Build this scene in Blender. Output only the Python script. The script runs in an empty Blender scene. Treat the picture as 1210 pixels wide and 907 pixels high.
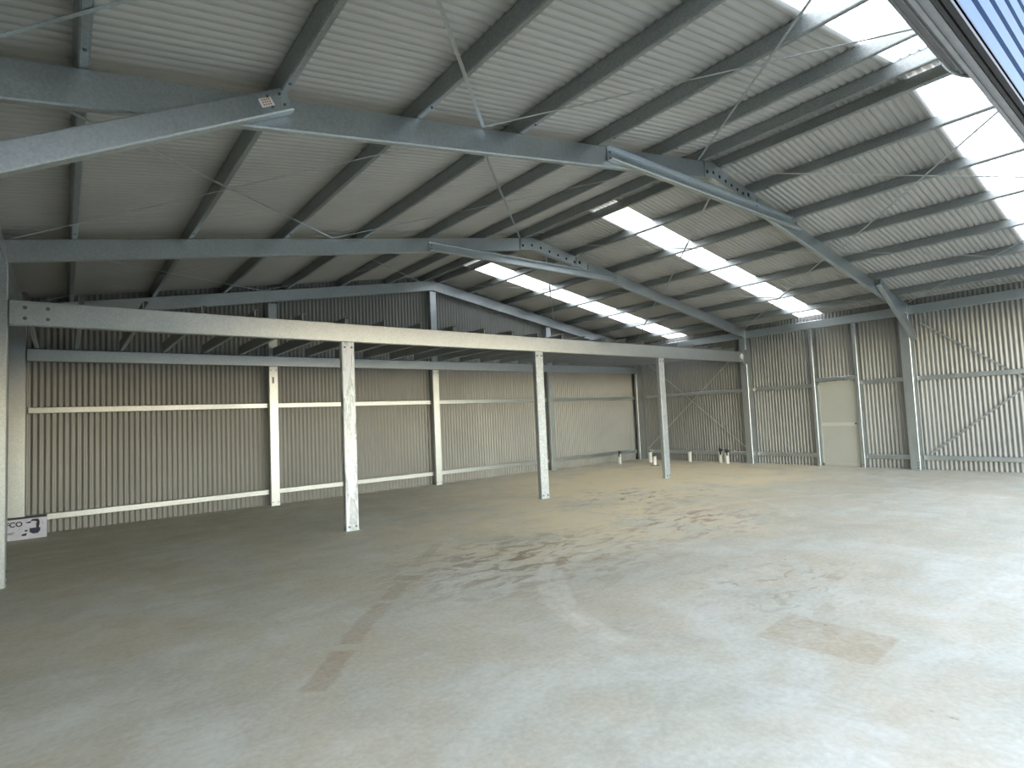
import bpy, bmesh, math, random
from mathutils import Vector, Matrix
random.seed(4)
S = bpy.context.scene
COL = S.collection
PI = math.pi

# ------------------------------------------------------------------ camera
YAW, PITCH, ROLL, FPX = 0.6728462, 0.0590207, -0.0440406, 665.554
CAM = Vector((0.4896, -12.2263, 1.5957))
F = Vector((math.sin(YAW)*math.cos(PITCH), math.cos(YAW)*math.cos(PITCH), math.sin(PITCH)))
Rv = Vector((math.cos(YAW), -math.sin(YAW), 0))
Uv = Rv.cross(F)
R2 = Rv*math.cos(ROLL) + Uv*math.sin(ROLL)
U2 = -Rv*math.sin(ROLL) + Uv*math.cos(ROLL)
cd = bpy.data.cameras.new('camera')
cam = bpy.data.objects.new('camera', cd); COL.objects.link(cam)
M = Matrix((R2, U2, -F)).transposed().to_4x4(); M.translation = CAM
cam.matrix_world = M
cd.sensor_width = 36; cd.lens = FPX/1210*36; cd.clip_start = 0.02; cd.clip_end = 500
S.camera = cam

# ------------------------------------------------------------------ sky, sun, exposure
w = bpy.data.worlds.new('world'); S.world = w; w.use_nodes = True
nt = w.node_tree; nt.nodes.clear()
sky = nt.nodes.new('ShaderNodeTexSky'); sky.sky_type = 'NISHITA'
sky.sun_disc = False; sky.sun_elevation = math.radians(52); sky.sun_rotation = math.radians(35)
sky.air_density = 1.0; sky.dust_density = 0.6; sky.ozone_density = 1.2
bg = nt.nodes.new('ShaderNodeBackground'); bg.inputs[1].default_value = 0.62
ow = nt.nodes.new('ShaderNodeOutputWorld')
tint = nt.nodes.new('ShaderNodeMix'); tint.data_type = 'RGBA'; tint.blend_type = 'MULTIPLY'; tint.inputs[0].default_value = 1
tint.inputs[7].default_value = (1.36, 1.055, .83, 1)      # thin warm haze over the blue
nt.links.new(sky.outputs[0], tint.inputs[6]); nt.links.new(tint.outputs[2], bg.inputs[0]); nt.links.new(bg.outputs[0], ow.inputs[0])
sl = bpy.data.lights.new('sun', 'SUN'); sl.energy = 6.5; sl.angle = math.radians(0.6); sl.color = (1, .985, .96)
so = bpy.data.objects.new('sun', sl); COL.objects.link(so)
sd = Vector((math.sin(math.radians(35))*math.cos(math.radians(52)), math.cos(math.radians(35))*math.cos(math.radians(52)), math.sin(math.radians(52))))
so.rotation_euler = sd.to_track_quat('Z', 'Y').to_euler(); so.location = (20, 20, 30)
S.view_settings.view_transform = 'Standard'
try: S.view_settings.look = 'None'
except Exception: pass
S.view_settings.gamma = 1; S.view_settings.use_curve_mapping = False
S.view_settings.exposure = 1.48

# ------------------------------------------------------------------ dimensions
W = 15.6; B = 3.95
SL = 0.169                       # roof slope
ZP = 3.8245                      # purlin underside at the left eave line (X = 0)
def zr(x):                       # underside of purlins / top of rafters
    return ZP + SL*(x if x <= W/2 else W-x)
FY = (0.0, -B, -2*B, -11.85)     # frame planes (web face)
XL, XR, YG, YN = -0.30, 15.90, 0.25, -11.95   # wall sheet planes
P = 0.085                        # rib pitch

# ------------------------------------------------------------------ materials
def mat(name):
    m = bpy.data.materials.new(name); m.use_nodes = True
    n = m.node_tree; b = n.nodes['Principled BSDF']
    return m, n, b
def N(n, t, **k):
    o = n.nodes.new(t)
    for a, v in k.items():
        if a in o.inputs: o.inputs[a].default_value = v
        else: setattr(o, a, v)
    return o
def coords(n, scale=(1, 1, 1), rot=(0, 0, 0), loc=(0, 0, 0), kind='Object'):
    tc = N(n, 'ShaderNodeTexCoord'); mp = N(n, 'ShaderNodeMapping')
    mp.inputs['Scale'].default_value = scale; mp.inputs['Rotation'].default_value = rot; mp.inputs['Location'].default_value = loc
    n.links.new(tc.outputs[kind], mp.inputs[0]); return mp.outputs[0]
def noise(n, vec, scale, detail=4, rough=.55, dist=0):
    o = N(n, 'ShaderNodeTexNoise'); o.inputs['Scale'].default_value = scale; o.inputs['Detail'].default_value = detail
    o.inputs['Roughness'].default_value = rough; o.inputs['Distortion'].default_value = dist
    n.links.new(vec, o.inputs['Vector']); return o.outputs['Fac']
def ramp(n, fac, stops):
    o = N(n, 'ShaderNodeValToRGB'); cr = o.color_ramp
    while len(cr.elements) < len(stops): cr.elements.new(.5)
    for e, (p, c) in zip(cr.elements, stops):
        e.position = p; e.color = (*c, 1) if len(c) == 3 else c
    n.links.new(fac, o.inputs[0]); return o.outputs[0]
def mix(n, fac, a, b, mode='MIX'):
    o = N(n, 'ShaderNodeMix', data_type='RGBA', blend_type=mode)
    for s, v in ((0, fac), (6, a), (7, b)):
        if isinstance(v, (int, float)): o.inputs[s].default_value = v
        elif isinstance(v, tuple): o.inputs[s].default_value = (*v, 1)
        else: n.links.new(v, o.inputs[s])
    return o.outputs[2]
def mth(n, op, a, b=None, c=None, clamp=False):
    o = N(n, 'ShaderNodeMath', operation=op, use_clamp=clamp)
    for i, v in enumerate((a, b, c)):
        if v is None: continue
        if isinstance(v, (int, float)): o.inputs[i].default_value = v
        else: n.links.new(v, o.inputs[i])
    return o.outputs[0]
def bump(n, b, h, strength=.2, dist=.01):
    o = N(n, 'ShaderNodeBump'); o.inputs['Strength'].default_value = strength; o.inputs['Distance'].default_value = dist
    n.links.new(h, o.inputs['Height']); n.links.new(o.outputs[0], b.inputs['Normal'])

def galv(name, lo, hi, metal=.75, rough=.36, scale=38):
    m, n, b = mat(name)
    v = coords(n)
    vo = N(n, 'ShaderNodeTexVoronoi'); vo.inputs['Scale'].default_value = scale; n.links.new(v, vo.inputs['Vector'])
    sep = N(n, 'ShaderNodeSeparateColor'); n.links.new(vo.outputs['Color'], sep.inputs[0])
    ns = noise(n, v, 3.0, 5, .6)
    f = mth(n, 'ADD', mth(n, 'MULTIPLY', sep.outputs[0], .45), mth(n, 'MULTIPLY', ns, .6))
    n.links.new(ramp(n, f, [(.2, lo), (.8, hi)]), b.inputs['Base Color'])
    b.inputs['Metallic'].default_value = metal
    n.links.new(mth(n, 'ADD', mth(n, 'MULTIPLY', ns, .2), rough-.08), b.inputs['Roughness'])
    return m
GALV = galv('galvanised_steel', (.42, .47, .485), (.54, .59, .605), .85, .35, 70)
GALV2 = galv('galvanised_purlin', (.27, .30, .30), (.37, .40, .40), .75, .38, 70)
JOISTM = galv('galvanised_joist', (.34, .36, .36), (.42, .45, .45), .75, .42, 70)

def oxide_mat(name='oxidised_galvanised_steel', th=.455, amt=1.0):
    m, n, b = mat(name)
    v = coords(n, (6, 6, 1.1))
    a = noise(n, v, 1.3, 8, .68, .6)
    k = mth(n, 'MULTIPLY', ramp(n, a, [(th, (0, 0, 0)), (th+.06, (1, 1, 1))]), amt)
    v2 = coords(n, (1, 1, 1)); g = noise(n, v2, 30, 3)
    base = ramp(n, g, [(.3, (.36, .40, .42)), (.7, (.55, .60, .62))])
    edge = mth(n, 'MULTIPLY', ramp(n, a, [(th-.03, (0, 0, 0)), (th, (1, 1, 1)), (th+.02, (0, 0, 0))]), .6*amt)
    c = mix(n, k, base, (.78, .82, .85)); c = mix(n, edge, c, (.22, .24, .25))
    n.links.new(c, b.inputs['Base Color'])
    n.links.new(mth(n, 'SUBTRACT', .7, mth(n, 'MULTIPLY', k, .6)), b.inputs['Metallic'])
    b.inputs['Roughness'].default_value = .5
    return m
OXIDE = oxide_mat()
OXIDE2 = oxide_mat('lightly_oxidised_steel', .60, .42)

def sheet_mat(name, c0, c1, metal=.15, rough=.5):
    m, n, b = mat(name)
    v = coords(n, (1, 1, 1)); a = noise(n, v, .9, 6, .6)
    n.links.new(ramp(n, a, [(.3, c0), (.7, c1)]), b.inputs['Base Color'])
    b.inputs['Metallic'].default_value = metal; b.inputs['Roughness'].default_value = rough
    return m
WALLM = sheet_mat('wall_sheet_backcoat', (.235, .243, .234), (.275, .283, .270), .25, .38)
ROOFM = sheet_mat('roof_sheet_backcoat', (.385, .38, .352), (.445, .44, .408), .1, .5)
DOORM = sheet_mat('painted_door', (.40, .41, .36), (.44, .45, .40), 0, .45)
DFRM = sheet_mat('painted_door_rail', (.52, .53, .48), (.56, .57, .52), 0, .4)

def plain(name, c, rough=.5, metal=0, emit=None):
    m, n, b = mat(name)
    v = coords(n); a = noise(n, v, 14, 3)
    n.links.new(ramp(n, a, [(.3, tuple(x*.9 for x in c)), (.7, tuple(min(1, x*1.08) for x in c))]), b.inputs['Base Color'])
    b.inputs['Roughness'].default_value = rough; b.inputs['Metallic'].default_value = metal
    return m
BOLT = plain('bolt_steel', (.16, .17, .17), .5, .5)
HOLE = plain('dark_hole', (.02, .02, .02), .9)
BLACK = plain('black_plastic', (.015, .015, .017), .45)
RUBBER = plain('black_rubber', (.02, .02, .022), .6)
ALU = plain('grey_rail', (.30, .30, .31), .4, .4)
DRUMM = plain('grey_curtain_back', (.22, .22, .23), .5, .1)
PVC = plain('white_pvc', (.72, .72, .68), .35)
PVCCAP = plain('grey_pvc_cap', (.10, .11, .10), .5)
PAPER = plain('sticker_paper', (.86, .82, .76), .7)
INK = plain('sticker_ink', (.45, .16, .08), .7)
CARTON = plain('printed_carton', (.62, .64, .74), .6)
CARTTOP = plain('carton_dark_top', (.13, .14, .14), .7)
NAVY = plain('navy_print', (.02, .03, .06), .6)
BLUE = plain('blue_painted_steel', (.008, .05, .15), .45, 0)
BLUE.node_tree.nodes['Principled BSDF'].inputs['Coat Weight'].default_value = 0
BLUE.node_tree.nodes['Principled BSDF'].inputs['Specular IOR Level'].default_value = .12
GROUT = plain('grout_stain', (.30, .24, .15), .9)

m, n, b = mat('translucent_fibreglass'); n.nodes.remove(b)
tr = N(n, 'ShaderNodeBsdfTranslucent'); tr.inputs[0].default_value = (.66, .67, .65, 1)
gl = N(n, 'ShaderNodeBsdfDiffuse'); gl.inputs[0].default_value = (.8, .82, .8, 1)
mx = N(n, 'ShaderNodeMixShader'); mx.inputs[0].default_value = .22
n.links.new(tr.outputs[0], mx.inputs[1]); n.links.new(gl.outputs[0], mx.inputs[2])
n.links.new(mx.outputs[0], n.nodes['Material Output'].inputs[0])
SKYL = m

def floor_mat():
    m, n, b = mat('dusty_concrete')
    v = coords(n)
    big = noise(n, v, .35, 6, .6, .4)
    mid = noise(n, v, 1.7, 8, .65, .8)
    fine = noise(n, v, 26, 4, .6)
    st = noise(n, coords(n, (.5, 2.4, 1), (0, 0, .75)), 1.3, 7, .62, .5)      # trowel sweeps
    base = ramp(n, mid, [(.30, (.38, .37, .30)), (.5, (.56, .555, .475)), (.70, (.68, .675, .60))])
    pale = ramp(n, big, [(.35, (.48, .475, .40)), (.68, (.69, .69, .62))])
    c = mix(n, .5, base, pale)
    c = mix(n, mth(n, 'MULTIPLY', ramp(n, st, [(.48, (0, 0, 0)), (.66, (1, 1, 1))]), .38), c, (.46, .42, .33))
    st2 = noise(n, coords(n, (1, 1.3, 1), (0, 0, .5), (3, 7, 0)), 2.4, 8, .68, .8)
    c = mix(n, mth(n, 'MULTIPLY', ramp(n, st2, [(.50, (0, 0, 0)), (.68, (1, 1, 1))]), .42), c, (.46, .40, .28))
    st3 = noise(n, coords(n, (1, 1, 1), (0, 0, 0), (11, 2, 0)), .8, 6, .6, 1.2)
    c = mix(n, mth(n, 'MULTIPLY', ramp(n, st3, [(.50, (0, 0, 0)), (.62, (1, 1, 1))]), .30), c, (.74, .745, .71))
    # dusty tan with warm roof light glow painted into the slab colour, around far posts
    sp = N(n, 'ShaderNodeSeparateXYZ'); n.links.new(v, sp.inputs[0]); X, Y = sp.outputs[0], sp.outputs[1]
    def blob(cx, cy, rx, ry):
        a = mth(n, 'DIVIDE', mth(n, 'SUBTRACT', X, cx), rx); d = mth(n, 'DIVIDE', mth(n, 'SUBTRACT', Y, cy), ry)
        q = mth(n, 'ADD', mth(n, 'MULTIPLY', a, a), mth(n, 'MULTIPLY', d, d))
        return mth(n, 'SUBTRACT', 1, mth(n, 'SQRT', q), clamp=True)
    dust_glow = mth(n, 'MAXIMUM', blob(11.5, -3.6, 6.5, 4.2), mth(n, 'MULTIPLY', blob(7.2, -6.0, 4.0, 3.0), .7))
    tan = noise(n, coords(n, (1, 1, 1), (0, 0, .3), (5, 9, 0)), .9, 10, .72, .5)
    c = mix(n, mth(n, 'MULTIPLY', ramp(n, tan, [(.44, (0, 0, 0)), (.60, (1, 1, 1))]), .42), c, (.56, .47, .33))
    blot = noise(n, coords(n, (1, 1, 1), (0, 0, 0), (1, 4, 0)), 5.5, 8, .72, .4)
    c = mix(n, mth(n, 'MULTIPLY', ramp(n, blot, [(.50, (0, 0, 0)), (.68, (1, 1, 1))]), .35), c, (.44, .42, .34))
    dn = mth(n, 'MULTIPLY', mth(n, 'MULTIPLY', dust_glow, 2.1), ramp(n, tan, [(.38, (.35, .35, .35)), (.56, (1, 1, 1))]), clamp=True)
    c = mix(n, mth(n, 'MULTIPLY', dn, .62), c, (.95, .80, .50))  # dusty tan brightened to carry the warm glow below the roof lights
    # reddish soil patches
    def dirt(cx, cy, rx, ry, th, col, amt):
        nonlocal c
        k = mth(n, 'MULTIPLY', blob(cx, cy, rx, ry), ramp(n, noise(n, coords(n, (1, 2.2, 1), (0, 0, .75)), 2.6, 8, .7, .7), [(th, (0, 0, 0)), (th+.1, (1, 1, 1))]))
        c = mix(n, mth(n, 'MULTIPLY', k, amt, clamp=True), c, col)
    dirt(7.6, -7.3, 1.9, 1.4, .5, (.42, .29, .19), 1.2)
    dirt(9.0, -5.2, 2.2, 1.6, .53, (.36, .25, .13), 1.3)
    dirt(4.6, -7.2, 2.2, 1.7, .48, (.33, .25, .16), 1.1)
    dirt(5.6, -9.6, 1.4, 1.0, .52, (.36, .28, .19), 1.0)
    # oriented rectangular marks left on the slab
    def rect(ax, ay, bx, by, hw, col, amt, soft=.03, nz=.5):
        nonlocal c
        dx, dy = bx-ax, by-ay; L = math.hypot(dx, dy); dx /= L; dy /= L
        u = mth(n, 'ADD', mth(n, 'MULTIPLY', mth(n, 'SUBTRACT', X, ax), dx), mth(n, 'MULTIPLY', mth(n, 'SUBTRACT', Y, ay), dy))
        t = mth(n, 'ADD', mth(n, 'MULTIPLY', mth(n, 'SUBTRACT', X, ax), -dy), mth(n, 'MULTIPLY', mth(n, 'SUBTRACT', Y, ay), dx))
        e = mth(n, 'MULTIPLY', mth(n, 'SUBTRACT', blot, .5), .22)
        t = mth(n, 'ADD', mth(n, 'ABSOLUTE', t), e)
        k1 = mth(n, 'DIVIDE', mth(n, 'SUBTRACT', hw, t), soft, clamp=True)
        k2 = mth(n, 'DIVIDE', u, soft, clamp=True); k3 = mth(n, 'DIVIDE', mth(n, 'SUBTRACT', L, u), soft, clamp=True)
        k = mth(n, 'MULTIPLY', mth(n, 'MULTIPLY', k1, k2), k3)
        k = mth(n, 'MULTIPLY', k, ramp(n, blot, [(.35, (nz, nz, nz)), (.6, (1, 1, 1))]))
        c = mix(n, mth(n, 'MULTIPLY', k, amt, clamp=True), c, col)
    T = (.40, .315, .225)
    rect(1.66, -8.71, 2.05, -8.22, .10, T, .75)
    rect(2.10, -8.15, 2.72, -7.46, .10, T, .6)
    rect(2.76, -7.42, 3.15, -7.02, .09, T, .65)
    rect(3.18, -6.98, 3.34, -6.84, .15, T, .75)
    rect(3.5, -6.6, 4.3, -5.75, .08, T, .35)
    rect(4.60, -10.8, 4.55, -10.05, .30, (.40, .31, .20), .6, .03, .25)
    rect(3.97, -11.13, 3.97, -11.2, .02, (.25, .16, .08), .7, .02, 1)
    rect(3.97, -11.24, 3.97, -11.31, .015, (.25, .16, .08), .7, .02, 1)
    # pale tyre arcs swept clean through the dust
    def arc(cx, cy, r, hw, ax, ay, bx, by, amt=.45):
        nonlocal c
        a = mth(n, 'SUBTRACT', X, cx); d = mth(n, 'SUBTRACT', Y, cy)
        rr = mth(n, 'SQRT', mth(n, 'ADD', mth(n, 'MULTIPLY', a, a), mth(n, 'MULTIPLY', d, d)))
        k = mth(n, 'DIVIDE', mth(n, 'SUBTRACT', hw, mth(n, 'ABSOLUTE', mth(n, 'SUBTRACT', rr, r))), .04, clamp=True)
        k = mth(n, 'MULTIPLY', k, mth(n, 'DIVIDE', mth(n, 'ADD', mth(n, 'MULTIPLY', a, ax), mth(n, 'MULTIPLY', d, ay)), .5, clamp=True))
        k = mth(n, 'MULTIPLY', k, mth(n, 'DIVIDE', mth(n, 'ADD', mth(n, 'MULTIPLY', a, bx), mth(n, 'MULTIPLY', d, by)), .5, clamp=True))
        k = mth(n, 'MULTIPLY', k, ramp(n, blot, [(.4, (.15, .15, .15)), (.6, (1, 1, 1))]))
        c = mix(n, mth(n, 'MULTIPLY', k, amt), c, (.78, .75, .66))
    arc(5.9, -9.8, 2.35, .09, -1, 0, 0, 1)
    arc(6.4, -9.9, 2.95, .09, -1, .1, .1, 1)
    arc(7.4, -6.0, 2.6, .08, 0, -1, 1, .4, .4)
    arc(8.5, -10.5, 3.6, .08, -.3, 1, 1, 1, .4)
    arc(6.0, -4.2, 3.4, .07, 1, -.4, 0, -1, .4)
    # dark specks
    vo = N(n, 'ShaderNodeTexVoronoi'); vo.inputs['Scale'].default_value = 1.6; n.links.new(v, vo.inputs['Vector'])
    sk = ramp(n, vo.outputs['Distance'], [(.012, (1, 1, 1)), (.03, (0, 0, 0))])
    c = mix(n, mth(n, 'MULTIPLY', sk, .5), c, (.12, .10, .08))
    c = mix(n, 1, c, (1.0, .975, .92), 'MULTIPLY')
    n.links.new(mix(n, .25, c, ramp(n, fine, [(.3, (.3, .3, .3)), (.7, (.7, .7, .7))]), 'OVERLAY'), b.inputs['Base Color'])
    n.links.new(ramp(n, mid, [(.3, (.55, .55, .55)), (.7, (.75, .75, .75))]), b.inputs['Roughness'])
    bump(n, b, mth(n, 'ADD', fine, mth(n, 'MULTIPLY', mid, 2)), .12, .004)
    return m
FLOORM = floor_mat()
m, n, b = mat('rough_grass'); v = coords(n)
n.links.new(ramp(n, noise(n, v, 9, 8, .7), [(.3, (.05, .065, .03)), (.7, (.12, .125, .085))]), b.inputs['Base Color']); b.inputs['Roughness'].default_value = .95
GROUND = m
m, n, b = mat('grey_bounce_paving'); v = coords(n)  # surface of the unseen paving added to bounce daylight inside
n.links.new(ramp(n, noise(n, v, 6, 8, .7), [(.3, (.20, .22, .24)), (.7, (.30, .32, .34))]), b.inputs['Base Color']); b.inputs['Roughness'].default_value = .9
BOUNCE = m

# ------------------------------------------------------------------ mesh helpers
class MB:
    def __init__(s): s.v = []; s.f = []
    def box(s, a, b):
        x0, y0, z0 = a; x1, y1, z1 = b; k = len(s.v)
        s.v += [(x0,y0,z0),(x1,y0,z0),(x1,y1,z0),(x0,y1,z0),(x0,y0,z1),(x1,y0,z1),(x1,y1,z1),(x0,y1,z1)]
        s.f += [tuple(k+i for i in q) for q in ((0,3,2,1),(4,5,6,7),(0,1,5,4),(1,2,6,5),(2,3,7,6),(3,0,4,7))]
        return s
    def prism(s, prof, p0, p1, e1, e2, skew0=None, skew1=None):
        """closed 2D profile (a, b) in axes e1, e2, extruded from p0 to p1"""
        p0, p1, e1, e2 = map(Vector, (p0, p1, e1, e2)); k = len(s.v); m_ = len(prof)
        for p in (p0, p1):
            for a, c in prof: s.v.append(tuple(p + e1*a + e2*c))
        for i in range(m_):
            j = (i+1) % m_; s.f.append((k+i, k+j, k+m_+j, k+m_+i))
        s.caps = getattr(s, 'caps', []); s.caps.append(([k+i for i in range(m_)], [k+m_+i for i in range(m_)]))
        return s
    def cyl(s, p0, p1, r, seg=12, r1=None):
        p0, p1 = Vector(p0), Vector(p1); d = (p1-p0).normalized()
        a = d.orthogonal().normalized(); c = d.cross(a); k = len(s.v); r1 = r if r1 is None else r1
        for p, q in ((p0, r), (p1, r1)):
            for i in range(seg):
                t = 2*PI*i/seg; s.v.append(tuple(p + a*(q*math.cos(t)) + c*(q*math.sin(t))))
        for i in range(seg):
            j = (i+1) % seg; s.f.append((k+i, k+j, k+seg+j, k+seg+i))
        s.f.append(tuple(k+i for i in range(seg))[::-1]); s.f.append(tuple(k+seg+i for i in range(seg)))
        return s
    def mesh(s, name, mt):
        me = bpy.data.meshes.new(name)
        f = list(s.f)
        for a, c in getattr(s, 'caps', []):
            f.append(tuple(a[::-1])); f.append(tuple(c))
        me.from_pydata(s.v, [], f)
        bm = bmesh.new(); bm.from_mesh(me); bmesh.ops.recalc_face_normals(bm, faces=bm.faces[:])
        bm.to_mesh(me); bm.free()
        me.materials.append(mt); return me
    def build(s, name, mt, parent=None):
        return link(name, s.mesh(name, mt), parent)
def link(name, me, parent=None):
    o = bpy.data.objects.new(name, me); COL.objects.link(o)
    if parent is not None:
        o.parent = parent
        if parent.parent is None: o.location = -Vector(parent.location)
    return o
def tag(o, label, cat, group=None):
    o['label'] = label; o['category'] = cat
    if group: o['group'] = group
    return o
def struct(o, label=None):
    o['kind'] = 'structure'
    if label: o['label'] = label
    return o
def empty(name, loc=(0, 0, 0)):
    o = bpy.data.objects.new(name, None); COL.objects.link(o); o.location = loc; o.empty_display_size = .2
    return o

def cprof(depth, flange, lip=.018, t=.004):
    """C section: web along e1 from 0 to depth at e2=0, flanges out to e2=flange"""
    d, f, l = depth, flange, lip; r_ = min(.010, depth*.1)
    return [(0, r_), (r_, 0), (d-r_, 0), (d, r_), (d, f-r_), (d-r_, f), (d-l, f), (d-l, f-t), (d-t, f-t), (d-t, t), (t, t), (t, f-t), (l, f-t), (l, f), (r_, f), (0, f-r_)]
def csec(mb, p0, p1, e1, e2, depth, flange, lip=.018, t=.004):
    pr = cprof(depth, flange, lip, t); k = len(mb.v)
    p0, p1, e1, e2 = map(Vector, (p0, p1, e1, e2)); m_ = len(pr)
    for p in (p0, p1):
        for a, c in pr: mb.v.append(tuple(p + e1*a + e2*c))
    for i in range(m_):
        j = (i+1) % m_; mb.f.append((k+i, k+j, k+m_+j, k+m_+i))
    for q in ((0, 1, 2, 3, 9, 10), (3, 4, 8, 9), (4, 5, 6, 7, 8), (0, 10, 11, 15), (11, 12, 13, 14, 15)):
        mb.f.append(tuple(k+i for i in q)); mb.f.append(tuple(k+m_+i for i in q))
    return mb
X_, Y_, Z_ = Vector((1, 0, 0)), Vector((0, 1, 0)), Vector((0, 0, 1))

AMP = .0085
def corr(p0, run, n0, n1, up0, up1, nrm, name, mt, seg=8, parent=None, amp=AMP, pitch=P, lo=None, hi=None, roofp=False):
    """corrugated sheet: ribs advance along `run` from rib n0 to n1; lo/hi(s) give end points"""
    V = []; Fc = []; nn = int(round((n1-n0)*seg))
    for i in range(nn+1):
        s = (n0 + i/seg)*pitch
        h = amp*(1.25*math.cos(2*PI*i/seg) - .12*math.cos(6*PI*i/seg))
        if roofp: h = .0095*(2.9*(.5+.5*math.cos(2*PI*i/seg))**3 - .9)
        a, c = lo(s), hi(s)
        V.append(tuple(a + nrm*h)); V.append(tuple(c + nrm*h))
    for i in range(nn): Fc.append((2*i, 2*i+2, 2*i+3, 2*i+1))
    me = bpy.data.meshes.new(name); me.from_pydata(V, [], Fc); me.materials.append(mt)
    for p in me.polygons: p.use_smooth = True
    return link(name, me, parent)

# ------------------------------------------------------------------ floor and ground
g = MB().box((-70, -70, -.35), (80, 70, -.12)).build('ground_outside', GROUND); struct(g, 'rough grass outside the shed')
f = MB().box((XL+.014, -13.6, -.12), (XR-.014, YG-.014, 0)).build('floor', FLOORM); struct(f, 'bare dusty concrete slab floor with dusty tan tones, painted roof light glow and tyre marks')

dw = MB().box((4.6, -34, -.12), (16.0, -13.6, -.01)).build('bounce_paving', BOUNCE); struct(dw, 'added unseen paving that bounces daylight in through the openings')  # added out of view to bounce light onto the right side

# ------------------------------------------------------------------ walls
def wall(name, label):
    e = empty(name); struct(e, label); return e
wb = wall('wall_back', 'grey corrugated gable end wall behind the mezzanine')
s0 = XL
tot = int(round((XR-XL)/P)); k = 0
while k < tot:
    k2 = min(k+9, tot)
    corr(None, X_, k, k2, 0, 0, Y_, 'wall_sheet', WALLM, parent=wb,
         lo=lambda s: Vector((XL+s, YG, -.08)), hi=lambda s: Vector((XL+s, YG, zr(XL+s)+.16)))
    k = k2
def side_wall(name, label, x, gap=None):
    e = wall(name, label); tot = int(round((YG-YN)/P)); k = 0
    top = ZP + .108
    while k < tot:
        k2 = min(k+9, tot)
        if gap:
            a, c = [int(round((YG - y)/P)) for y in gap[:2]]      # rib range of the door opening
            if k < a < k2: k2 = a
            if k < c < k2: k2 = c
        zb = -.08
        if gap and k >= a and k2 <= c: zb = gap[2]
        corr(None, Y_, k, k2, 0, 0, X_, 'wall_sheet', WALLM, parent=e,
             lo=lambda s: Vector((x, YG-s, zb)), hi=lambda s: Vector((x, YG-s, top)))
        k = k2
    return e
wr = side_wall('wall_right', 'grey corrugated side wall with the small door', XR, (-5.70, -6.66, 2.12))
wl = side_wall('wall_left', 'grey corrugated side wall on the dark left side', XL)
wn = wall('wall_front', 'corrugated gable wall over the roller door and two unseen openings enlarged for daylight, behind the camera')
OPEN = [(0.05, 4.35, 3.12), (4.65, 9.75, 3.40), (10.0, 15.4, 3.40)]  # right two openings are unseen, enlarged to let more daylight onto that side
tot = int(round((XR-XL)/P)); k = 0
cuts = sorted({int(round((x-XL)/P)) for o in OPEN for x in o[:2]})
while k < tot:
    k2 = min([k+9, tot] + [c for c in cuts if c > k])
    xm = XL + (k+k2)/2*P; zb = .01
    for o in OPEN:
        if o[0] < xm < o[1]: zb = o[2]
    corr(None, X_, k, k2, 0, 0, Y_, 'wall_sheet', WALLM, parent=wn,
         lo=lambda s: Vector((XL+s, YN, zb)), hi=lambda s: Vector((XL+s, YN, zr(XL+s)+.16)))
    k = k2

# ------------------------------------------------------------------ roof
roof = empty('ceiling'); struct(roof, 'corrugated metal roof underside with translucent roof light sheets')
RZ = .163
nR = Vector((SL, 0, 1)).normalized(); nLft = Vector((-SL, 0, 1)).normalized()
Y0 = YG + .12
def rib(y): return int(round((Y0-y)/P))
def slope(side, lights):
    tot = rib(YN-.15)
    L = sorted((rib(a), rib(b)) for a, b in lights); k = 0
    xe, xc = (-.42, W/2-.03) if side < 0 else (W+.42, W/2+.03)
    nrm = nLft if side < 0 else nR
    def z(x): return (ZP + SL*(x if side < 0 else W-x)) + RZ
    while k < tot:
        inl = [l for l in L if l[0] <= k < l[1]]
        if inl: k2 = inl[0][1]
        else: k2 = min([k+9, tot] + [l[0] for l in L if l[0] > k])
        o = corr(None, Y_, k, k2, 0, 0, nrm, 'roof_light_sheet' if inl else 'roof_sheet', SKYL if inl else ROOFM, parent=roof, roofp=True,
                 lo=lambda s: Vector((xe, Y0-s, z(xe))), hi=lambda s: Vector((xc, Y0-s, z(xc))))
        if inl: o['label'] = 'white translucent roof light sheet glowing with daylight'
        k = k2
slope(1, [(-1.16, -1.80), (-5.30, -5.96), (-10.22, -10.95)])
slope(-1, [(-10.25, -10.95)])
rc = MB()
for s_ in (-1, 1):
    a = Vector((W/2, 0, zr(W/2)+RZ+.05)); c = Vector((W/2+s_*.28, 0, zr(W/2)+RZ+.05-.28*SL))
    for q in (0,):
        kk = len(rc.v)
        for yy in (Y0, YN-.2):
            for pnt in (a, c): rc.v += [(pnt.x, yy, pnt.z), (pnt.x, yy, pnt.z+.003)]
        rc.f += [(kk, kk+2, kk+6, kk+4), (kk+1, kk+3, kk+7, kk+5), (kk+2, kk+3, kk+7, kk+6)]
rc.build('ridge_cap', ROOFM, roof)

# ------------------------------------------------------------------ purlins
ordn = ['first', 'second', 'third', 'fourth', 'fifth', 'sixth']
def purlin(x, right, label, y0=YG-.01, y1=YN+.02):
    z = zr(x)
    e1 = Vector((SL if right else -SL, 0, 1)).normalized()
    e2 = Vector((1, 0, -SL if right else SL)).normalized()
    mb = csec(MB(), (x, y0, z), (x, y1, z), e1, e2, .15, .065, .016)
    root = empty('roof_purlin', (x, (y0+y1)/2, z))
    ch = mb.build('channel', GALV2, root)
    # bolts through the bottom flange on each side of the frames
    for fy in FY[1:3]:
        for dy in (-.22, .34):
            p = Vector((x, fy+dy, z)) + e2*.032
            MB().cyl(p - e1*.010, p, .012, 8).build('bolt', BOLT, root)
    tag(root, label, 'purlin', 'roof purlins')
PX = [.549 + 1.211*i for i in range(6)]
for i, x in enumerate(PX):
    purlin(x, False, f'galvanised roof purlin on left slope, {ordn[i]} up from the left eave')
purlin(7.545, False, 'galvanised ridge purlin on the left slope, just left of the ridge gap')
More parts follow.
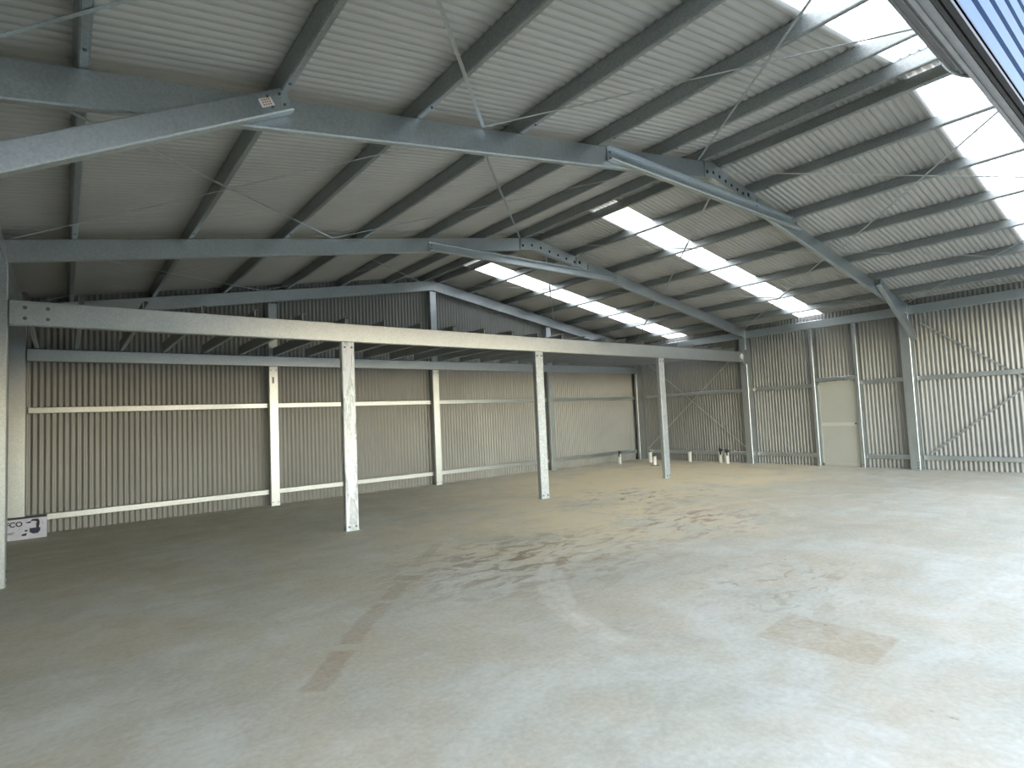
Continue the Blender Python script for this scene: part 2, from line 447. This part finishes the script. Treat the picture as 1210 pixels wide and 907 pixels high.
purlin(W-7.545-.065, True, 'galvanised ridge purlin on the right slope, just right of the ridge gap')
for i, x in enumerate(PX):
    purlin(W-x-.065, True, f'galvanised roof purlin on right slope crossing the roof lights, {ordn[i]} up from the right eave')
# eave purlins
for nm, x, e2 in (('right', W+.02, X_), ('left', -.02, -X_)):
    for bi in range(3):
        ya, yb = FY[bi]-(.005 if bi else -.0), FY[bi+1]+.215
        mb = csec(MB(), (x, ya, 3.545), (x, yb, 3.545), Z_, e2, .20, .09)
        e = empty('eave_purlin', (x, (ya+yb)/2, 3.545)); mb.build('channel', GALV, e)
        tag(e, f"deep galvanised eave purlin along the top of the {nm} side wall, {('rear','middle','near')[bi]} bay", 'purlin', 'eave purlins')

# ------------------------------------------------------------------ portal frames
def dsk(parent, p, axis, r=.014, h=.012, name='bolt', mt=None):
    p = Vector(p); return MB().cyl(p, p + Vector(axis)*h, r, 8).build(name, mt or BOLT, parent)
def rafter_mesh(yf, side, x0, x1, flange=.075, depth=None):
    """C rafter, web facing the camera at yf, flanges back to yf+flange; plumb-cut ends"""
    mb = MB(); ZB = 3.5662; k = len(mb.v)
    zb = lambda x: ZB + .1706*(x if x <= W/2 else W-x)
    D = [zr(x) - zb(x) for x in (x0, x1)]
    m_ = 16
    for x, d in ((x0, D[0]), (x1, D[1])):
        for a, c in cprof(d, flange, .02, .004): mb.v.append((x, yf + c, zb(x) + a))
    for i in range(m_):
        j = (i+1) % m_; mb.f.append((k+i, k+j, k+m_+j, k+m_+i))
    for q in ((0, 1, 2, 3, 9, 10), (3, 4, 8, 9), (4, 5, 6, 7, 8), (0, 10, 11, 15), (11, 12, 13, 14, 15)):
        mb.f.append(tuple(k+i for i in q)); mb.f.append(tuple(k+m_+i for i in q))
    return mb
def frame(i, label, collar=None, knees=False, plate=None, mat_=GALV):
    yf = FY[i]
    t = empty('portal_frame', (W/2, yf, 0)); tag(t, label, 'steel frame', 'portal frames')
    fw = .20 if i else .10
    for side in (-1, 1):
        x = -.003 if side < 0 else W+.003
        zt = 3.5662 + .25
        mb = csec(MB(), (x, yf+.003, 0), (x, yf+.003, zt-.03), X_*side, Y_, .27, fw, .02, .005)
        c = mb.build('column', mat_, t)
        bp = MB().box((x + (0 if side > 0 else -.29), yf+.004, 0), (x + (.29 if side > 0 else 0), yf+fw+.02, .008))
        if i: 
            for z in (.05, .11, .17):
                dsk(t, (x, yf+.05, z), (-side, 0, 0), .016, .006, 'bolt')
            # haunch bolts
            for zz in (3.62, 3.72):
                for xx in (.06, .19):
                    dsk(t, (x + side*xx, yf+.003, zz), (0, -1, 0), .014, .012)
    xa = plate[0] if plate else W/2
    rafter_mesh(yf, -1, -.27, xa).build('rafter', mat_, t)
    rafter_mesh(yf+(.006 if plate else 0), 1, xa+(.01 if plate else 0), W/2).build('rafter', mat_, t) if False else None
    rafter_mesh(yf+(.012 if plate else 0), 1, W/2, W+.27).build('rafter', mat_, t)
    if plate:
        # bent apex channel with a row of holes, lapped over the right rafter
        x0, x1 = plate; mb = MB(); k = 0
        zb = lambda x: 3.5662 + .1706*(x if x <= W/2 else W-x)
        xs = [x0, W/2-.02, W/2+.02, x1]; pr = []
        for x in xs:
            b_ = zb(x)+.008 + (.02 if x == xs[-1] else 0); t_ = zr(x)-.008 - (.05 if x == xs[-1] else 0)
            mb.v += [(x, yf+.006, b_), (x, yf-.012, b_), (x, yf-.012, t_), (x, yf+.006, t_)]
            mb.v += [(x, yf+.006, b_+.005), (x, yf-.007, b_+.005), (x, yf-.007, t_-.005), (x, yf+.006, t_-.005)]
        for s_ in range(3):
            a, c = s_*8, s_*8+8
            for q in range(3):
                mb.f.append((a+q, a+q+1, c+q+1, c+q)); mb.f.append((a+4+q, c+4+q, c+5+q, a+5+q))
            mb.f.append((a, c, c+4, a+4)); mb.f.append((a+3, a+7, c+7, c+3))
        for a in (0, 24):
            for q in range(3): mb.f.append((a+q, a+q+1, a+q+5, a+q+4))
        pl = mb.build('apex_plate', GALV, t)
        nh = 7
        for h in range(nh):
            x = x0 + .05 + (x1-x0-.5)*h/(nh-1)
            MB().cyl((x, yf-.0135, zb(x)+.09), (x, yf-.011, zb(x)+.09), .026, 10).build('bolt_hole', HOLE, pl)
        x = x1-.35
        MB().box((x-.05, yf-.03, zb(x)+.05), (x-.03, yf-.012, zb(x)+.2)).build('edge_lip', GALV, pl)
        MB().cyl((x+.06, yf-.0138, zb(x)+.12), (x+.06, yf-.011, zb(x)+.12), .035, 12).build('bolt_hole', HOLE, pl)
        MB().box((x1-.06, yf-.035, zb(x1)+.03), (x1-.045, yf-.012, zb(x1)+.17)).build('edge_lip', GALV, pl)
        MB().box((x0-.012, yf-.020, zb(x0)), (x0+.004, yf-.001, zr(x0)-.004)).build('seam_strip', GALV, pl)
    if collar:
        z0_, z1_, xa_, xb_ = collar
        mb = csec(MB(), (xa_, yf-.002, z0_), (xb_, yf-.002, z0_), Z_, -Y_, z1_-z0_, .085, .02)
        # web sits against the rafters, open side to the camera
        ct = mb.build('collar_tie', GALV, t)
        for xx in (xa_+.06, xb_-.06):
            for zz in (z0_+.05, z1_-.05):
                MB().cyl((xx, yf-.012, zz), (xx, yf-.002, zz), .013, 8).build('bolt', BOLT, ct)
        MB().box((W/2+1.0, yf-.03, z1_), (W/2+1.02, yf-.005, z1_+.09)).build('bracket', GALV, ct)
    if knees:
        for side in (-1, 1):
            sx = lambda x: x if side < 0 else W-x
            a = Vector((sx(-.10), yf-.100, 2.95)); c = Vector((sx(1.86), yf-.100, 4.01))
            d = (c-a).normalized(); e1 = Vector((-d.z, 0, d.x)) if side < 0 else Vector((d.z, 0, -d.x))
            if e1.z < 0: e1 = -e1
            if side < 0:
                mb = csec(MB(), a, c, e1, Y_, .17, .098, .02)
            else:
                mb = csec(MB(), a, c, e1, Y_, .17, .098, .02)
            kb = mb.build('knee_brace', GALV, t)
            for q in (.06, .16):
                for h in (.045, .125):
                    for e_, s_ in ((c, -1), (a, 1)):
                        p = e_ + d*(s_*q) + e1*h
                        MB().cyl(p - Y_*.010, p, .010, 8).build('bolt', BOLT, kb)
            if side < 0:
                p = c - d*.235 + e1*.055
                st = MB(); qd = [p, p + d*.10, p + d*.10 + e1*.065, p + e1*.065]
                st.v = [tuple(v_ - Y_*.0015) for v_ in qd] + [tuple(v_ - Y_*.0002) for v_ in qd]
                st.f = [(0, 1, 2, 3), (4, 7, 6, 5), (0, 4, 5, 1), (1, 5, 6, 2), (2, 6, 7, 3), (3, 7, 4, 0)]
                s1 = st.build('sticker', PAPER, kb); s1['label'] = 'small pale sticker with orange-brown print'
                ik = MB()
                for r in range(3):
                    for cc in range(4):
                        o_ = p + d*(.018 + cc*.018) + e1*(.012 + r*.017)
                        kk = len(ik.v)
                        for u_, w_ in ((0, 0), (.011, 0), (.011, .010), (0, .010)):
                            ik.v.append(tuple(o_ + d*u_ + e1*w_ - Y_*.0022))
                        ik.f.append((kk, kk+1, kk+2, kk+3))
                ik.build('sticker_print', INK, t)
    return t
frame(0, 'rear portal frame against the gable wall, plain with no collar tie')
frame(1, 'middle portal frame above the mezzanine front beam, with a collar tie and no knee braces', (4.50, 4.66, 5.38, W-5.38), False, (7.45, 9.35))
frame(2, 'nearest portal frame overhead, with collar tie and knee braces at both columns', (4.575, 4.75, 5.52, W-5.25), True, (7.60, 9.05))

# ------------------------------------------------------------------ roof strap braces
bayn = ['rear bay', 'middle bay', 'near bay']
def strap(p0, p1, label, cat='strap brace', wd=.030, nrm=None):
    p0, p1 = Vector(p0), Vector(p1); d = (p1-p0).normalized()
    nrm = Vector(nrm or (0, 0, 1)); s_ = d.cross(nrm).normalized(); nn = s_.cross(d).normalized()
    mid = (p0+p1)/2; mb = MB(); 
    for p in (p0, p1):
        for a, c in ((-wd/2, -.001), (wd/2, -.001), (wd/2, .001), (-wd/2, .001)):
            mb.v.append(tuple(p + s_*a + nn*c))
    mb.f = [(0, 1, 5, 4), (1, 2, 6, 5), (2, 3, 7, 6), (3, 0, 4, 7), (0, 3, 2, 1), (4, 5, 6, 7)]
    o = mb.build('strap_brace', GALV); tag(o, label, cat, 'flat strap braces')
    return o
for bi in range(3):
    ya, yb = FY[bi]-.03, FY[bi+1]+.10
    for slope_ in ('left', 'right'):
        nodes = [0.02, 3.70, 7.42]
        for h in range(2):
            hn = ('lower', 'upper')[h]
            xa, xb = nodes[h], nodes[h+1]
            if slope_ == 'right': xa, xb = W-xa, W-xb
            for dd in range(2):
                xs, xe = (xa, xb) if dd == 0 else (xb, xa)
                off = -.004 - .004*dd
                tag_ = 'rising' if dd == 0 else 'falling'
                strap((xs, ya, zr(xs)+off), (xe, yb, zr(xe)+off),
                      f'flat strap across {hn} {slope_} roof slope, {bayn[bi]}, {tag_} towards the roller door',
                      nrm=(SL if slope_ == 'right' else -SL, 0, 1))
# side wall straps
for (ya, yb, wd_) in ((-.15, -3.75, 'rear bay'), (-8.05, -11.7, 'near bay')):
    strap((W+.235, ya, .35), (W+.235, yb, 3.35), f'flat wall strap brace on right wall in the {wd_}, rising towards the roller door', nrm=X_, wd=.035)
    strap((W+.228, ya, 3.35), (W+.228, yb, .35), f'flat wall strap brace on right wall in the {wd_}, falling towards the roller door', nrm=X_, wd=.035)

# ------------------------------------------------------------------ wall columns, girts
WCX = [W/4, W/2, 3*W/4]
for i, x in enumerate(WCX):
    lab = ['light galvanised wall column against gable wall, leftmost of the three', 'galvanised wall column under the ridge of the gable wall, middle of the three', 'galvanised wall column against gable wall, rightmost of the three'][i]
    t = empty('wall_column', (x, .1, 0))
    top = zr(x) - .285
    csec(MB(), (x-.09, .005, 0), (x-.09, .005, top), X_, Y_, .18, .075).build('channel', GALV, t)
    for xx in (-.055, .055):
        dsk(t, (x+xx, .005, 2.79), (0, -1, 0), .013, .01); dsk(t, (x+xx, .005, .07), (0, -1, 0), .013, .01)
    if i == 0:
        o = MB().box((x-.03, .001, 2.52), (x+.01, .005, 2.65)).build('label_plate', BOLT, t); o['label'] = 'small dark printed label near the top'
    tag(t, lab, 'column', 'gable wall columns')
def girt(axis, a, c, z, other, label, lips=True, h=.10):
    if axis == 'x':      # gable wall: open side to the room so both lips catch light
        mb = csec(MB(), (a, other+.075, z), (c, other+.075, z), Z_, -Y_, h, .07, .042)
    else:
        mb = csec(MB(), (other+.005, a, z), (other+.005, c, z), Z_, X_, h, .07, .02)
    t = empty('wall_girt', ((a+c)/2 if axis == 'x' else other, (a+c)/2 if axis == 'y' else other, z))
    mb.build('channel', GALV, t); tag(t, label, 'girt', 'wall girts'); return t
xs = [.02] + WCX + [W-.02]; bn = ['left bay', 'second bay from the left', 'third bay from the left', 'right bay']
for i in range(4):
    a = xs[i] + (.10 if i else 0); c = xs[i+1] - (.10 if i < 3 else 0)
    girt('x', a, c, 2.01, .10, f'waist-high wall girt on gable wall in the {bn[i]}'.replace('waist-high', 'mid-height'))
    girt('x', a, c, .23, .10, f'bottom wall girt just above the floor on gable wall, {bn[i]}')
    girt('x', a, c, 3.80, .10, f'upper wall girt above the mezzanine on gable wall, {bn[i]}')
GX = W+.19
for z, nm in ((2.03, 'mid-height'), (.22, 'bottom')):
    girt('y', -.22, -B+.22, z, GX, f'{nm} wall girt on right wall in the rear bay behind the straps')
    girt('y', -B-.02, -5.62, z, GX, f'{nm} wall girt on right wall between the column and the left side of the door')
    girt('y', -6.75, -2*B+.22, z, GX, f'{nm} wall girt on right wall between the door and the near column')
    girt('y', -2*B-.02, YN+.3, z, GX, f'{nm} wall girt on right wall in the near bay')

# ------------------------------------------------------------------ door
dr = empty('door_1', (W+.15, -6.18, 0)); struct(dr, 'grey flush access door in the right wall')
DX = W+.17
MB().box((DX+.03, -6.635, 0), (DX+.07, -5.725, 2.14)).build('door_leaf', DOORM, dr)
for y0_, y1_, z0_, z1_ in ((-6.635, -5.725, 2.09, 2.14), (-6.635, -5.725, .02, .08), (-5.765, -5.725, .02, 2.14), (-6.635, -6.595, .02, 2.14)):
    MB().box((DX+.012, y0_, z0_), (DX+.0298, y1_, z1_)).build('edge_rail', DOORM, dr)
MB().box((DX+.005, -6.60, 1.02), (DX+.0298, -5.76, 1.10)).build('middle_rail', DFRM, dr)
hd = MB().box((DX-.01, -6.60, 1.045), (DX+.004, -6.55, 1.095)).build('door_latch', BOLT, dr)
for nm, y in (('left', -5.62), ('right', -6.74)):
    t = empty('door_jamb', (W+.14, y, 0))
    mb = csec(MB(), (W+.10, y + (0 if nm == 'left' else 0), 0), (W+.10, y, 3.54), X_, (-Y_ if nm == 'left' else Y_), .18, .085)
    mb.build('channel', GALV, t)
    for z in (.08, 2.25, 3.45): dsk(t, (W+.10, y + (-.04 if nm == 'left' else .04), z), (-1, 0, 0), .012, .008)
    tag(t, f'tall galvanised door jamb channel on the {nm} side of the access door', 'door jamb', 'door jambs')
t = empty('door_header', (W+.14, -6.18, 2.2))
csec(MB(), (W+.11, -5.706, 2.17), (W+.11, -6.654, 2.17), Z_, X_, .09, .16).build('channel', GALV, t)
tag(t, 'short galvanised header channel over the access door', 'door header')

# ------------------------------------------------------------------ mezzanine
def beam(label, y, z0_, z1_, x0, x1, bolts=False):
    t = empty('mezzanine_beam', ((x0+x1)/2, y, z0_))
    csec(MB(), (x0, y, z0_), (x1, y, z0_), Z_, Y_, z1_-z0_, .08, .02).build('channel', GALV, t)
    if bolts:
        for xx in (x0+.13, x0+.33, x1-.13, x1-.33):
            for zz in (z0_+.08, z1_-.08): MB().cyl((xx, y-.012, zz), (xx, y, zz), .020, 8).build('bolt', BOLT, t)
    tag(t, label, 'beam', 'mezzanine beams'); return t
fb = beam('deep galvanised front beam of the mezzanine, carried on the three posts', -B-.004, 2.863, 3.145, .01, W-.01, True)
MB().box((W-.34, -B-.03, 2.95), (W-.22, -B-.005, 3.08)).build('cleat_plate', PVC, fb)
MB().box((W-.22, -B-.045, 2.80), (W-.02, -B-.006, 3.20)).build('end_bracket', GALV, fb)
rb = beam('galvanised rear beam of the mezzanine along the gable wall', -.085, 2.868, 3.072, .01, W-.01)
for i, x in enumerate(WCX):
    t = empty('mezzanine_post', (x, -B, 0))
    lab = ['mezzanine post nearest left, with pale blotchy white rust', 'middle mezzanine post with faint streaks of white rust', 'mezzanine post farthest right, in front of the pipes'][i]
    csec(MB(), (x-.10, -B, .006), (x-.10, -B, 2.86), X_, Y_, .20, .10, .022).build('channel', OXIDE if i < 1 else OXIDE2, t)
    MB().box((x-.11, -B-.02, 0), (x+.11, -B+.12, .006)).build('base_plate', GALV, t)
    for xx in (-.055, .055):
        dsk(t, (x+xx, -B, 2.78), (0, -1, 0), .016, .012); dsk(t, (x+xx, -B, .06), (0, -1, 0), .016, .014)
    tag(t, lab, 'post', 'mezzanine posts')
proto = None
JX = [.10, .62] + [1.26 + .66*i for i in range(22)]
JX = [x for x in JX if x < W-.1]
jm = csec(MB(), (0, -B+.082, 3.085), (0, 0-.002, 3.085), Z_, X_, .18, .06, .016).mesh('floor_joist', JOISTM)
for i, x in enumerate(JX):
    o = bpy.data.objects.new('floor_joist', jm); COL.objects.link(o); o.location = (x, 0, 0)
    nth = ['first', 'second', 'third', 'fourth', 'fifth', 'sixth', 'seventh', 'eighth', 'ninth', 'tenth', 'eleventh', 'twelfth', 'thirteenth', 'fourteenth', 'fifteenth', 'sixteenth', 'seventeenth', 'eighteenth', 'nineteenth', 'twentieth', 'twenty-first', 'twenty-second', 'twenty-third', 'twenty-fourth'][i]
    tag(o, f'bare steel mezzanine floor joist, {nth} from the left wall', 'joist', 'mezzanine floor joists')

# ------------------------------------------------------------------ pvc pipe stubs
PIPES = [(14.14, -.35, .30, 'tap', 'white pipe stub with a black valve top, alone in front of the gable wall'),
         (14.87, -.97, .32, 'cap', 'white pipe stub with grey cap near the rear corner column'),
         (14.10, -1.72, .27, 'cap', 'short white pipe stub with grey cap and soil ring, beside the right post'),
         (15.5, -1.97, .31, 'cap', 'white pipe stub with grey cap standing alone before the right wall'),
         (15.48, -3.02, .33, 'tap', 'left one of the pair of pipe stubs with black valves by the right column'),
         (15.42, -3.26, .31, 'tap', 'right one of the pair of pipe stubs with black valves by the right column')]
for x, y, h, kind, lab in PIPES:
    t = empty('pipe_stub', (x, y, 0)); r = .052
    MB().cyl((x, y, 0), (x, y, h), r, 16).build('pipe', PVC, t)
    if kind == 'cap':
        MB().cyl((x, y, h), (x, y, h+.03), r+.006, 16).build('cap', PVCCAP, t)
    else:
        MB().cyl((x, y, h), (x, y, h+.02), r*.8, 12).cyl((x-.02, y, h-.02), (x-.02, y, h+.10), .026, 10).build('valve', BLACK, t)
        MB().cyl((x-.10, y-.05, h+.05), (x+.05, y-.05, h+.06), .018, 8).cyl((x-.09, y-.06, h-.08), (x-.09, y-.06, h+.10), .020, 8).build('valve_handle', BLACK, t)
    if 'soil' in lab: MB().cyl((x, y, 0), (x, y, .012), .16, 18, .11).build('soil_ring', GROUT, t)
    tag(t, lab, 'pipe', 'pipe stubs')

# ------------------------------------------------------------------ carton by the left column
bx0, bx1, by, bh = -.26, .27, -.26, .325
t = empty('cardboard_box', ((bx0+bx1)/2, by+.1, 0))
MB().box((bx0, by, .004), (bx1, by+.20, bh)).build('carton', CARTON, t)
MB().box((bx0, by+.002, bh), (bx1, by+.20, bh+.012)).build('lid', CARTTOP, t)
def text(body, size, loc, mt, parent, name):
    c = bpy.data.curves.new(name, 'FONT'); c.body = body; c.size = size; c.extrude = .0008; c.align_x = 'LEFT'; c.offset = .003
    o = bpy.data.objects.new(name, c); COL.objects.link(o)
    dg = bpy.context.evaluated_depsgraph_get(); me = bpy.data.meshes.new_from_object(o.evaluated_get(dg))
    bpy.data.objects.remove(o); me.materials.clear(); me.materials.append(mt)
    me.transform(Matrix.Translation(loc) @ Matrix.Rotation(PI/2, 4, 'X'))
    return link(name, me, parent)
text('FCO', .105, (-.235, by-.002, .215), NAVY, t, 'lettering')
pr = MB()
def poly(pts):
    k = len(pr.v)
    pr.v.extend((x, by-.0025, z) for x, z in pts); pr.f.append(tuple(range(k, k+len(pts))))
poly([(.02, .27), (.08, .28), (.07, .25), (.015, .255)])
poly([(.07, .28), (.09, .31), (.16, .31), (.18, .28), (.18, .24), (.15, .22), (.15, .26), (.12, .28)])
poly([(.14, .25), (.185, .25), (.17, .16), (.14, .16)])
poly([(.06, .17), (.19, .17), (.19, .12), (.16, .08), (.10, .08), (.06, .11)])
poly([(.0, .15), (.035, .15), (.035, .125), (.0, .125)])
poly([(-.03, .09), (.03, .10), (.02, .06), (-.04, .06)])
poly([(-.23, .125), (-.12, .13), (-.12, .122), (-.23, .117)])
poly([(-.23, .105), (-.14, .11), (-.14, .102), (-.23, .097)])
poly([(.215, .24), (.225, .24), (.225, .232), (.215, .232)])
pr.build('printed_picture', NAVY, t)
tag(t, 'long white printed carton on the floor in the left corner by the gable wall', 'box')

# ------------------------------------------------------------------ roller door over the camera
t = empty('roller_door', (2.2, -11.9, 2.5))
cx0, cx1, cy = .08, 4.32, -11.895
# curtain: horizontal flat slats with dark narrow grooves, still hanging below the drum
for q in range(9):
    z = 2.505 + q*.092
    mb = MB(); prof = [(0, 0), (.010, -.018), (.070, -.018), (.076, 0), (.092, 0), (.092, .003), (.076, .003), (.070, -.015), (.010, -.015), (0, .003)]
    mb.prism([(a, c) for a, c in prof], (cx0, cy, z), (cx1, cy, z), Z_, Y_)
    mb.build('curtain_slat', BLUE, t)
rail = MB().box((cx0, cy-.020, 2.480), (cx1, cy-.008, 2.508)).build('bottom_rail', RUBBER, t)
MB().box((cx0, cy-.003, 2.478), (cx1, cy+.004, 2.50)).build('weather_seal', RUBBER, t)
MB().box((cx0, cy-.020, 2.492), (cx1, cy+.040, 2.504)).build('rail_web', ALU, t)
MB().box((cx0, cy+.010, 2.484), (cx1, cy+.020, 2.50)).build('stiffener', ALU, t)
MB().box((cx0, cy+.030, 2.486), (cx1, cy+.040, 2.54)).build('stiffener', ALU, t)
a = MB(); dcy, dcz, dr_ = cy+.205, 3.30, .20
dx1 = 3.85
a.cyl((cx0+.05, dcy, dcz), (dx1, dcy, dcz), dr_, 40); dm = a.build('curtain_roll', DRUMM, t)
for q in range(0, 40, 2):
    an = 2*PI*q/40
    MB().cyl((cx0+.06, dcy+math.cos(an)*(dr_+.002), dcz+math.sin(an)*(dr_+.002)), (dx1-.01, dcy+math.cos(an)*(dr_+.002), dcz+math.sin(an)*(dr_+.002)), .006, 6).build('roll_rib', DRUMM, dm)
MB().cyl((dx1, dcy, dcz), (dx1+.02, dcy, dcz), dr_+.012, 40).build('end_disc', GALV, t)
MB().cyl((cx0-.1, dcy, dcz), (cx1+.12, dcy, dcz), .02, 12).build('axle', GALV, t)
tag(t, 'blue ribbed roller door partly rolled up, with black bottom seal, high at top right', 'roller door')
